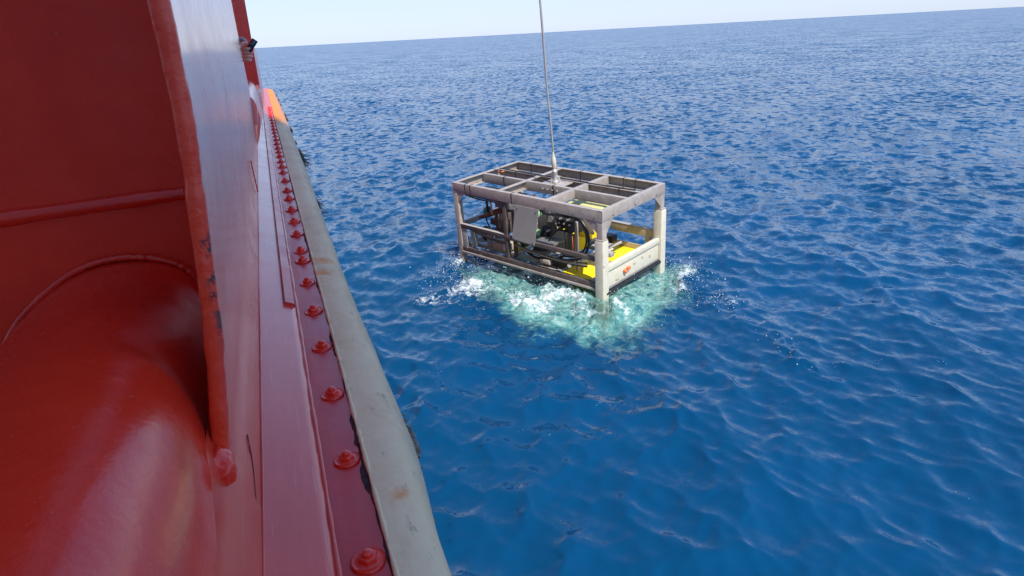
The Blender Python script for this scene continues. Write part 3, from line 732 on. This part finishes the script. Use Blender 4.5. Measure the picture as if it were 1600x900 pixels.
for sgn in (-1, 1):
    MB().lathe([(.001, -.006), (.012, -.004), (.013, .004), (.001, .007)], 12, Matrix.Translation(hc + Vector((.083, sgn * .027, .006))) @ Matrix.Rotation(math.pi / 2, 4, 'Y')).build('eye', WHITE, hd)
    MB().lathe([(.004, -.008), (.02, -.004), (.028, .002), (.022, .008), (.005, .006)], 14, Matrix.Translation(hc + Vector((-.005, sgn * .078, -.01))) @ Matrix.Rotation(math.pi / 2, 4, 'X')).build('ear', SKIN, hd)
MB().tube([hc + Vector((.086, -.022, -.062)), hc + Vector((.094, 0, -.060)), hc + Vector((.086, .022, -.062))], [.003, .005, .003], 8).build('mouth', BROWN, hd)
# right hand: palm, four curled fingers, thumb, gripping a phone (photo px 378..400 x 58..97)
S0 = 4.60
pv = [L3(-.175, S0 + .03, .035), L3(-.125, S0 + .015, .040), L3(-.095, S0 + .008, .036)]
skin_obj('hand', pv, [(0, 1), (1, 2)], [(.026, .022), (.036, .024), (.040, .022)], SKIN, person, 2, 1)
for k in range(4):
    hh = .004 + .0205 * k; L_ = (.96, 1.0, .95, .8)[k]
    fp = [L3(-.085, S0 + .005, hh), L3(-.085 + .034 * L_, S0 - .024, hh - .002), L3(-.085 + .056 * L_, S0 - .020, hh), L3(-.085 + .054 * L_, S0 + .006, hh + .002)]
    skin_obj('finger', fp, [(0, 1), (1, 2), (2, 3)], [.0105, .0098, .0092, .0075], SKIN, person, 2)
skin_obj('thumb', [L3(-.115, S0 - .005, .012), L3(-.088, S0 - .022, -.018), L3(-.060, S0 - .024, -.034), L3(-.040, S0 - .018, -.030)], [(0, 1), (1, 2), (2, 3)], [.0145, .0125, .0105, .0085], SKIN, person, 2)
# second hand steadying from above, in a pale glove
skin_obj('hand', [L3(-.20, S0 + .10, -.01), L3(-.135, S0 + .05, -.040), L3(-.10, S0 + .035, -.050)], [(0, 1), (1, 2)], [(.026, .02), (.034, .02), (.034, .018)], CLOTH, person, 2, 1)
for k in range(4):
    skin_obj('finger', [L3(-.10, S0 + .035 + .012 * k, -.054), L3(-.076, S0 + .014 + .012 * k, -.062 + .004 * k), L3(-.055, S0 + .008 + .012 * k, -.050 + .004 * k), L3(-.046, S0 + .006 + .012 * k, -.036 + .003 * k)], [(0, 1), (1, 2), (2, 3)], [.0100, .0095, .009, .0075], CLOTH, person, 2)
skin_obj('thumb', [L3(-.12, S0 + .03, -.030), L3(-.095, S0 + .004, -.020), L3(-.075, S0 - .004, -.012)], [(0, 1), (1, 2)], [.013, .011, .009], CLOTH, person, 2)
ph_c = Matrix.Rotation(SHIP_ROT, 4, 'Z') @ P3(-.022, S0 - .006, -.016)
phone = empty('phone', tuple(ph_c), (math.radians(24), math.radians(-50), SHIP_ROT))
tag(phone, 'slim dark phone tilted outboard in the hand above the bulwark', 'phone')
MB().box((-.040, -.036, -.005), (.040, .036, .005), .004).build('case', PHONE, phone)
MB().box((-.037, -.033, .0052), (.037, .033, .0060), .0003).build('screen', GLASS, phone)

# ------------------------------------------------------------------ the subsea work frame
MR = Matrix(((0.718508792, 0.695271096, -0.018526159), (-0.69494667, 0.71658467, -0.059628327), (-0.02818229, 0.05571817, 0.998048718)))
OT = Vector((-0.88967922, 10.87928759, -2.20672609 + CAM_H))
W_, H_, L_ = 1.6, 1.22, 3.0
base_local = Vector((1.5, .8, -1.22))
fr = bpy.data.objects.new('subsea_work_frame', None); COL.objects.link(fr)
fm_ = MR.to_4x4(); fm_.translation = OT + MR @ base_local; fr.matrix_world = fm_
tag(fr, 'open grey steel subsea frame with yellow floats and hoses hanging at the water surface', 'subsea frame')
def Q(x, y, z): return Vector((x, y, z)) - base_local
def fbox(name, a, b, mat, bev=.004, parent=fr, rot=None):
    mb = MB(); mb.box(Q(*a), Q(*b), bev); return mb.build(name, mat, parent)
def channel(name, a, b, axis, open_, hgt=.155, fl=.07, th=.009, mat=STEEL):
    """C-section beam, web on one side, flanges pointing towards open_ (+1/-1); a,b are ends on the web's outer line, z is the top"""
    mb = MB()
    if axis == 'x':
        y = a[1]; z = a[2]
        mb.box(Q(a[0], y, z), Q(b[0], y + open_ * th, z - hgt), .002)
        mb.box(Q(a[0], y + open_ * .0005, z + .0015), Q(b[0], y + open_ * fl, z - th), .002)
        mb.box(Q(a[0], y + open_ * .0005, z - hgt + th), Q(b[0], y + open_ * fl, z - hgt - .0015), .002)
    else:
        x = a[0]; z = a[2]
        mb.box(Q(x, a[1], z), Q(x + open_ * th, b[1], z - hgt), .002)
        mb.box(Q(x + open_ * .0005, a[1], z + .0015), Q(x + open_ * fl, b[1], z - th), .002)
        mb.box(Q(x + open_ * .0005, a[1], z - hgt + th), Q(x + open_ * fl, b[1], z - hgt - .0015), .002)
    return mb.build(name, mat, fr)
# top grillage
channel('top_beam', (.0, .0, 0), (3.0, .0, 0), 'x', 1); channel('top_beam', (.0, 1.6, 0), (3.0, 1.6, 0), 'x', -1)
channel('top_beam', (-.002, -.002, -.001), (-.002, 1.602, -.001), 'y', 1); channel('top_beam', (3.002, -.002, -.001), (3.002, 1.602, -.001), 'y', -1)
channel('top_beam', (.072, .66, -.002), (2.928, .66, -.002), 'x', 1, .15, .06); channel('top_beam', (.072, 1.06, -.002), (2.928, 1.06, -.002), 'x', -1, .15, .06)
for x in (.98, 2.02):
    for y0, y1 in ((.072, .658), (.722, .998), (1.062, 1.528)):
        channel('cross_beam', (x, y0, -.003), (x, y1, -.003), 'y', 1 if x < 1.5 else -1, .13, .075)
# central lifting beam and lug
fbox('lifting_beam', (1.30, .724, -.012), (1.72, .996, -.030), STEEL, .003)
for k in range(8): MB().lathe([(.010, 0), (.010, .008), (.006, .011)], 8, Matrix.Translation(Q(1.34 + .048 * k, .658, -.075)) @ Matrix.Rotation(math.pi / 2, 4, 'X')).build('rivet', CREAM if k % 2 else STEEL_D, fr)
# posts: grey steel, lower halves sleeved in cream on the right hand end
def post(x0, y0, name='post', z1=-1.62, mat=STEEL, s=.10):
    fbox(name, (x0, y0, -.158), (x0 + s, y0 + s, z1), mat, .006)
post(.002, .002); post(.002, 1.498); post(2.898, .002, z1=-1.3); post(2.898, 1.498, z1=-1.3)
for y in (-.03, 1.485):
    fbox('post_sleeve', (2.876, y, -.435 if y < 0 else -.40), (3.024, y + .148, -1.95), CREAM, .028)
    fbox('sleeve_cap', (2.885, y + .01, -.432 if y < 0 else -.397), (3.015, y + .138, -.42 if y < 0 else -.385), STEEL, .004)
# triangular gussets under the top beams
def gusset_or_sun_patch(p, q, r_, th, mat=STEEL):
    n = (q - p).cross(r_ - p).normalized() * th / 2
    mb = MB(); mb.add([p + n, q + n, r_ + n, p - n, q - n, r_ - n], [(0, 1, 2), (5, 4, 3), (0, 3, 4, 1), (1, 4, 5, 2), (2, 5, 3, 0)]); mb.build('gusset_or_sun_patch', mat, fr, smooth=False)
gusset_or_sun_patch(Q(.10, .012, -.157), Q(.27, .012, -.157), Q(.10, .012, -.33), .008)
gusset_or_sun_patch(Q(2.90, .012, -.157), Q(2.70, .012, -.157), Q(2.90, .012, -.33), .008)
gusset_or_sun_patch(Q(2.99, .10, -.157), Q(2.99, .27, -.157), Q(2.99, .10, -.36), .008)
gusset_or_sun_patch(Q(2.99, 1.50, -.157), Q(2.99, 1.32, -.157), Q(2.99, 1.50, -.34), .008)
gusset_or_sun_patch(Q(.012, .10, -.157), Q(.012, .27, -.157), Q(.012, .10, -.33), .008)
# lower frame
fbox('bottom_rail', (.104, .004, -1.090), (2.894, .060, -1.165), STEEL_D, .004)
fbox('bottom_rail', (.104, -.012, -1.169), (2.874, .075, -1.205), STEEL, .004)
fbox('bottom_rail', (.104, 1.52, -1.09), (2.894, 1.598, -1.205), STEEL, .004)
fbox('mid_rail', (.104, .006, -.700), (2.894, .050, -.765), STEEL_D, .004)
fbox('mid_rail', (.104, .003, -.690), (1.10, .060, -.699), PANEL, .002)
fbox('mid_rail', (2.05, 1.53, -.755), (2.894, 1.585, -.885), TAN, .004)
fbox('side_strut', (2.70, 1.535, -.886), (2.80, 1.580, -1.085), TAN, .004)
fbox('rail_flange', (2.05, 1.525, -.744), (2.894, 1.600, -.753), PANEL, .002)
fbox('end_rail', (2.93, .122, -.845), (2.998, 1.482, -.925), CREAM, .006)
fbox('end_plate', (2.955, .122, -.929), (2.975, 1.482, -1.20), CREAM, .003)
fbox('end_rail', (.004, .104, -.70), (.06, 1.496, -.78), STEEL, .004); fbox('end_rail', (.004, .104, -1.09), (.06, 1.496, -1.20), STEEL, .004)
MB().tube([Q(3.0, .05, -1.245), Q(3.0, 1.49, -1.235)], .030, 14).build('bumper_tube', BLACK, fr)
MB().tube([Q(2.985, .12, -1.195), Q(2.985, 1.48, -1.192)], .016, 10).build('bumper_tube', GREYD, fr)
# left end plates beside the post
fbox('end_plate', (.115, .018, -.700), (.225, .030, -1.13), PANEL, .003); fbox('end_plate', (.30, .030, -.77), (.325, .16, -1.09), PANEL, .003)
fbox('side_strut', (.50, .20, -.765), (.58, .26, -1.09), PANEL, .004)
# dark uprights in the front plane
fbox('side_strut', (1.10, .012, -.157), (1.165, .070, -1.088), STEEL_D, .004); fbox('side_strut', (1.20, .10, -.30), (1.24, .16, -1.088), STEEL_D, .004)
fbox('side_strut', (2.36, .20, -.32), (2.395, .245, -1.085), STEEL, .004)
# floor grillage
for y in (.30, .78, 1.25): fbox('floor_beam', (.104, y, -1.12), (2.93, y + .07, -1.19), STEEL, .004)
for x in (.55, 1.05, 1.60, 2.06, 2.70): fbox('floor_beam', (x, .08, -1.105), (x + .07, 1.515, -1.118), PANEL if x > 2 else STEEL, .003)
fbox('floor_plate', (.62, .40, -1.122), (1.05, .76, -1.132), TAN, .003); fbox('floor_plate', (1.70, .08, -1.121), (2.05, .29, -1.133), PANEL, .003); fbox('floor_plate', (1.14, .86, -1.122), (1.6, 1.24, -1.132), PANEL, .003)
fbox('float_block', (2.16, .085, -1.115), (2.66, .76, -1.23), YEL, .02); fbox('float_block', (2.15, .86, -1.11), (2.66, 1.49, -1.23), YEL, .02)
fbox('float_block', (1.66, .36, -1.10), (1.90, .52, -1.2), YEL, .015); fbox('float_block', (.78, .40, -1.05), (1.03, .60, -1.18), YEL, .02)
fbox('float_tray', (2.13, 1.492, -1.03), (2.70, 1.512, -1.16), TAN, .003); fbox('float_tray', (2.675, .80, -1.06), (2.695, 1.49, -1.16), PANEL, .003)
# upper floats seen through the top
fbox('float_block', (1.62, .95, -.34), (2.30, 1.35, -.50), YELP, .03)
fbox('float_block', (2.05, .62, -.42), (2.36, .95, -.72), YEL, .02); fbox('float_block', (1.70, .72, -.74), (2.02, .98, -1.02), YEL, .02)
# grey cover plate hanging outside
mb = MB(); pts = [(1.41, -.158), (1.87, -.158), (1.748, -.741), (1.289, -.722)]
n_ = len(pts); mb.add([Q(a, -.012, b) for a, b in pts] + [Q(a, -.004, b) for a, b in pts], [(0, 1, 2, 3), (7, 6, 5, 4), (0, 4, 5, 1), (1, 5, 6, 2), (2, 6, 7, 3), (3, 7, 4, 0)])
mb.build('cover_plate', PANEL, fr, smooth=False)
for a, b in ((1.44, -.20), (1.82, -.20), (1.72, -.70), (1.33, -.69)):
    MB().lathe([(.012, 0), (.012, .006), (.006, .009)], 8, Matrix.Translation(Q(a, -.012, b)) @ Matrix.Rotation(math.pi / 2, 4, 'X')).build('screw', GREYD, fr)
for x in (.16, .62, 1.02, 1.98, 2.5, 2.86):
    MB().lathe([(.011, 0), (.011, .007), (.005, .010)], 6, Matrix.Translation(Q(x, -.0005, -.12)) @ Matrix.Rotation(math.pi / 2, 4, 'X')).build('bolt_head', STEEL_D, fr)
for y in (.25, .8, 1.35):
    MB().lathe([(.011, 0), (.011, .007), (.005, .010)], 6, Matrix.Translation(Q(3.002, y, -.12)) @ Matrix.Rotation(math.pi / 2, 4, 'Y')).build('bolt_head', STEEL_D, fr)
# inner equipment housing walls
fbox('housing_panel', (1.22, .68, -.32), (1.96, .70, -1.05), GREYD, .006); fbox('housing_panel', (1.18, .34, -.20), (1.21, .68, -1.0), STEEL_D, .004)
fbox('housing_panel', (1.27, .06, -.745), (1.95, .45, -.785), GREYD, .006)
gusset_or_sun_patch(Q(1.48, .672, -.44), Q(1.60, .672, -.60), Q(1.44, .672, -.62), .006, PANEL); gusset_or_sun_patch(Q(1.86, .66, -.30), Q(2.06, .66, -.42), Q(2.02, .66, -.56), .006, PANEL)  # pale triangles stand in for sunlit patches on the housing wall
fbox('bracket', (2.44, .30, -.26), (2.62, .33, -.50), TAN, .006)
# valve pack
vp = fbox('valve_pack', (1.95, .30, -.27), (2.30, .50, -.56), BLACK, .012)
for k in range(5): MB().lathe([(.026, 0), (.026, .04), (.015, .05), (.015, .07)], 12, Matrix.Translation(Q(1.98 + .068 * k, .298, -.34)) @ Matrix.Rotation(math.pi / 2, 4, 'X')).build('solenoid', GREYD if k % 2 else BLACK, vp)
for k in (0, 1, 3): MB().lathe([(.011, 0), (.011, .03), (.007, .035)], 8, Matrix.Translation(Q(2.01 + .085 * k, .298, -.48 - .02 * k)) @ Matrix.Rotation(math.pi / 2, 4, 'X')).build('fitting', YEL, vp)
for k in range(3): MB().lathe([(.014, 0), (.014, .03)], 8, Matrix.Translation(Q(2.0 + .1 * k, .298, -.42)) @ Matrix.Rotation(math.pi / 2, 4, 'X')).build('fitting', CREAM, vp)
# green motor can
g = MB().lathe([(.045, -.27), (.085, -.25), (.092, -.12), (.088, .0), (.060, .03), (.030, .045)], 22, Matrix.Translation(Q(1.47, .42, -.72)) @ Matrix.Rotation(.12, 4, 'Y')).build('motor_can', GREEN, fr)
for k in range(6): MB().box(Vector((-.006, .085, -.23)), Vector((.006, .10, -.03)), .002, Matrix.Translation(Q(1.47, .42, -.72)) @ Matrix.Rotation(.12, 4, 'Y') @ Matrix.Rotation(math.pi + k * .5 - 1.25, 4, 'Z')).build('rib', GREEN, g)
MB().lathe([(.05, -.10), (.085, -.08), (.085, .08), (.04, .10)], 18, Matrix.Translation(Q(1.60, .44, -.70)) @ Matrix.Rotation(.4, 4, 'Y')).build('motor_can', BLACK, fr)
MB().lathe([(.04, -.10), (.055, -.09), (.055, .06), (.03, .08)], 18, Matrix.Translation(Q(1.42, .44, -.42)) @ Matrix.Rotation(1.4, 4, 'Y')).build('motor_can', GREEN, fr)
MB().lathe([(.06, -.05), (.08, -.04), (.08, .04), (.05, .06)], 18, Matrix.Translation(Q(.33, .44, -.56)) @ Matrix.Rotation(.7, 4, 'X')).build('motor_can', TEAL, fr)
MB().lathe([(.035, -.06), (.055, -.05), (.055, .05), (.03, .06)], 14, Matrix.Translation(Q(.70, .42, -.28)) @ Matrix.Rotation(.3, 4, 'Y')).build('motor_can', YEL, fr)
# folded brown manipulator arm on the left
arm = MB().tube(bez([Q(.22, .36, -.66), Q(.38, .38, -.60), Q(.62, .40, -.50), Q(.80, .42, -.46), Q(.95, .44, -.52)], 6), [.03 + .022 * math.sin(math.pi * i / 24) for i in range(25)], 12).build('manipulator_arm', BROWN, fr)
MB().tube(bez([Q(.58, .40, -.54), Q(.56, .40, -.68), Q(.60, .40, -.84)], 6), .030, 12).build('forearm', BROWN, arm)
MB().box(Q(.50, .33, -.82), Q(.68, .46, -.90), .02).build('wrist', BROWN, arm)
MB().tube([Q(.46, .30, -.16), Q(.47, .31, -.52)], .020, 12).build('ram', BLACK, arm); MB().tube([Q(.52, .32, -.18), Q(.54, .34, -.55)], .016, 12).build('ram_rod', CREAM, arm)
fbox('shelf', (.17, .10, -.190), (1.08, .62, -.215), BLACK, .004); fbox('shelf', (.75, .20, -.22), (1.08, .60, -.36), GREYD, .02)
fbox('tool_block', (.30, .50, -.70), (.52, .68, -.82), GREYD, .02); fbox('tool_block', (.86, .16, -.40), (1.06, .34, -.74), STEEL_D, .02); fbox('tool_block', (.36, .86, -.22), (.62, 1.02, -.36), CREAM, .02)
wv = MB().lathe([(.05, -.02), (.13, -.018), (.15, .0), (.13, .018), (.05, .02)], 24, Matrix.Translation(Q(.38, .34, -.93)) @ Matrix.Rotation(math.pi / 2, 4, 'X')).build('thruster', BLACK, fr)
for k in range(5): MB().box(Vector((.01, -.015, -.026)), Vector((.12, .015, -.020)), .002, Matrix.Translation(Q(.38, .34, -.93)) @ Matrix.Rotation(math.pi / 2, 4, 'X') @ Matrix.Rotation(k * 1.2566, 4, 'Z')).build('blade', GREYD, wv)
fbox('tool_block', (.66, .16, -.96), (.98, .40, -1.08), TAN, .02); fbox('tool_block', (.98, .08, -.90), (1.08, .20, -1.02), CREAM, .02)
fbox('tool_block', (2.20, 1.05, -.80), (2.42, 1.2, -.92), BLACK, .02); fbox('tool_block', (2.48, .52, -.83), (2.76, .62, -.90), PANEL, .01)
fbox('tool_block', (1.72, .12, -.99), (1.92, .26, -1.07), CREAM, .01); fbox('tool_block', (1.95, .14, -.97), (2.15, .27, -1.08), BLACK, .01)
MB().tube([Q(2.30, .40, -1.00), Q(2.52, 1.15, -.90)], .022, 10).build('ram', PANEL, fr); MB().tube([Q(2.36, .30, -.99), Q(2.50, .95, -.95)], .014, 10).build('ram', CREAM, fr)
MB().lathe([(.0, -.03), (.10, -.026), (.16, .0), (.17, .03), (.14, .06)], 26, Matrix.Translation(Q(1.70, .22, -.93))).build('drum', GREYD, fr)
# hoses and cables
def hose(pts, r, mat=BLACK, name='hose', n=8): return MB().tube(bez(pts, n), r, 8).build(name, mat, fr)
hose([Q(2.36, .16, -.22), Q(2.54, .14, -.26), Q(2.66, .13, -.45), Q(2.64, .13, -.66), Q(2.50, .14, -.84), Q(2.2, .14, -.93), Q(1.9, .14, -.97), Q(1.62, .13, -1.0), Q(1.42, .13, -.92), Q(1.33, .13, -.80)], .019)
hose([Q(2.33, .19, -.25), Q(2.50, .18, -.30), Q(2.59, .17, -.47), Q(2.57, .17, -.66), Q(2.44, .17, -.82), Q(2.1, .17, -.90)], .014)
hose([Q(2.06, .28, -.50), Q(1.95, .27, -.56), Q(1.83, .26, -.70), Q(1.75, .26, -.86), Q(1.62, .26, -.90)], .012)
hose([Q(2.10, .28, -.55), Q(2.14, .26, -.75), Q(2.10, .24, -.92), Q(2.0, .24, -.98)], .010)
hose([Q(1.98, .29, -.30), Q(1.93, .28, -.40), Q(1.98, .28, -.52)], .008, CREAM)
hose([Q(2.24, .29, -.58), Q(2.25, .28, -.78), Q(2.24, .26, -.98)], .007, ORANGE)
for j, (dz, mt) in enumerate(((0, BLACK), (-.022, BROWN), (-.045, BLACK), (-.02, TAN))):
    hose([Q(.16, .04 + j * .018, -.72 + dz * .5), Q(.45, -.005 + j * .02, -.755 + dz), Q(.75, -.012 + j * .02, -.80 + dz), Q(1.05, .0 + j * .02, -.82 + dz), Q(1.18, .04 + j * .01, -.84 + dz)], .011, mt)
for j, (dz, mt) in enumerate(((0, BLACK), (-.03, TAN), (-.055, BLACK))):
    hose([Q(1.30, .02 + j * .016, -.80 + dz), Q(1.6, -.01 + j * .016, -.835 + dz), Q(2.0, -.012 + j * .016, -.85 + dz), Q(2.35, .0 + j * .016, -.86 + dz), Q(2.7, .03, -.83 + dz)], .011, mt)
hose([Q(.30, .10, -1.10), Q(.36, .02, -1.25), Q(.40, .0, -1.42)], .012)
hose([Q(.32, .52, -.62), Q(.22, .50, -.72), Q(.34, .46, -.86), Q(.60, .40, -.92)], .012); hose([Q(.9, .30, -.4), Q(1.02, .2, -.62), Q(1.06, .1, -.9)], .014)
hose([Q(.30, .0, -.165), Q(.6, -.01, -.19), Q(.9, -.005, -.185), Q(1.15, .0, -.20)], .014); hose([Q(1.88, .02, -.17), Q(2.0, .0, -.20), Q(2.2, .01, -.19), Q(2.4, .03, -.2)], .020)
hose([Q(.10, 1.03, .012), Q(.9, 1.01, .010), Q(1.6, 1.02, .012), Q(2.3, 1.02, .010), Q(2.85, 1.03, .012)], .008)
hose([Q(.11, .99, -.03), Q(.14, .96, -.05), Q(.2, .98, -.03), Q(.24, 1.02, -.02)], .012, ORANGE)
for pts in ([Q(2.45, .9, -.6), Q(2.3, .8, -.8), Q(2.1, .6, -1.0)], [Q(1.3, .5, -.25), Q(1.5, .45, -.32), Q(1.7, .4, -.27), Q(1.9, .42, -.35)], [Q(1.3, .3, -.2), Q(1.6, .25, -.26), Q(2.0, .28, -.24)], [Q(.2, .3, -.25), Q(.5, .5, -.33), Q(.8, .5, -.27)]): hose(pts, .012)
# black ties strapped round the beams
def tie(x, y0, y1, z0, z1, ax='x'):
    mb = MB(); th = .004; w2 = .006
    for (a, b) in (((y0 - th, z1 - th), (y1 + th, z1)), ((y0 - th, z0), (y1 + th, z0 + th)), ((y0 - th, z1), (y0, z0)), ((y1, z1), (y1 + th, z0))):
        mb.box(Q(x - w2, a[0], a[1]), Q(x + w2, b[0], b[1]))
    mb.build('cable_tie', BLACK, fr, smooth=False)
for x in (.306, .423, 1.325): tie(x, 0, .072, .003, -.158)
for x in (.38, 1.46, 2.52, .9, 2.3): tie(x, 1.528, 1.6, .003, -.158)
for x in (2.007, 2.583, .5): tie(x, .998, 1.062, .001, -.155)
for x in (.55, 1.6): tie(x, .658, .722, .001, -.155)
# marks on the end plate
MB().lathe([(.004, -.04), (.022, -.025), (.034, .0), (.028, .028), (.010, .045)], 10, Matrix.Translation(Q(3.0, .56, -1.07)) @ Matrix.Rotation(.7, 4, 'X')).build('orange_fitting', ORANGE, fr)
MB().box(Q(2.985, .60, -1.02), Q(3.012, .68, -1.07), .01).build('orange_fitting', ORANGE, fr)
for y, z in ((.80, -1.03), (1.02, -1.0), (1.22, -1.04), (.34, -1.12)):
    MB().box(Q(2.976, y, z), Q(2.984, y + random.uniform(.03, .07), z - random.uniform(.02, .045)), .003).build('anode_mark', TAN, fr)

# ------------------------------------------------------------------ lifting cable
lift = OT + MR @ Vector((1.5, .84, -.012)); top = Vector((.592, 9.99, .418 + CAM_H)); dcb = (top - lift).normalized()
cb = empty('lifting_cable', tuple(lift)); tag(cb, 'grey steel lifting cable running up out of view from the frame', 'cable')
nseg = 40; pts = [dcb * (.30 + 9.0 * i / nseg) + Vector((.004 * math.sin(i * .8), 0, 0)) for i in range(nseg + 1)]
MB().tube(pts, .0155, 10, rf=lambda i, k: 1 + .06 * math.sin(k * 2.5 + i)).build('wire_rope', WIRE, cb)
Mx = Matrix(dcb.to_track_quat('Z', 'Y').to_matrix().to_4x4())
MB().lathe([(.050, 0.0), (.058, .03), (.036, .06), (.030, .13), (.044, .16), (.046, .20), (.026, .23)], 16, Mx).build('termination', WIRE, cb)
MB().lathe([(.024, .23), (.034, .26), (.038, .33), (.036, .40), (.020, .44), (.0175, .50)], 16, Mx).build('bend_restrictor', CREAM, cb)
MB().tube(bez([Vector((-.07, 0, .0)), Vector((-.05, 0, .08)), Vector((0, 0, .11)), Vector((.05, 0, .08)), Vector((.07, 0, .0))], 5), .014, 10).build('shackle', WIRE, cb)
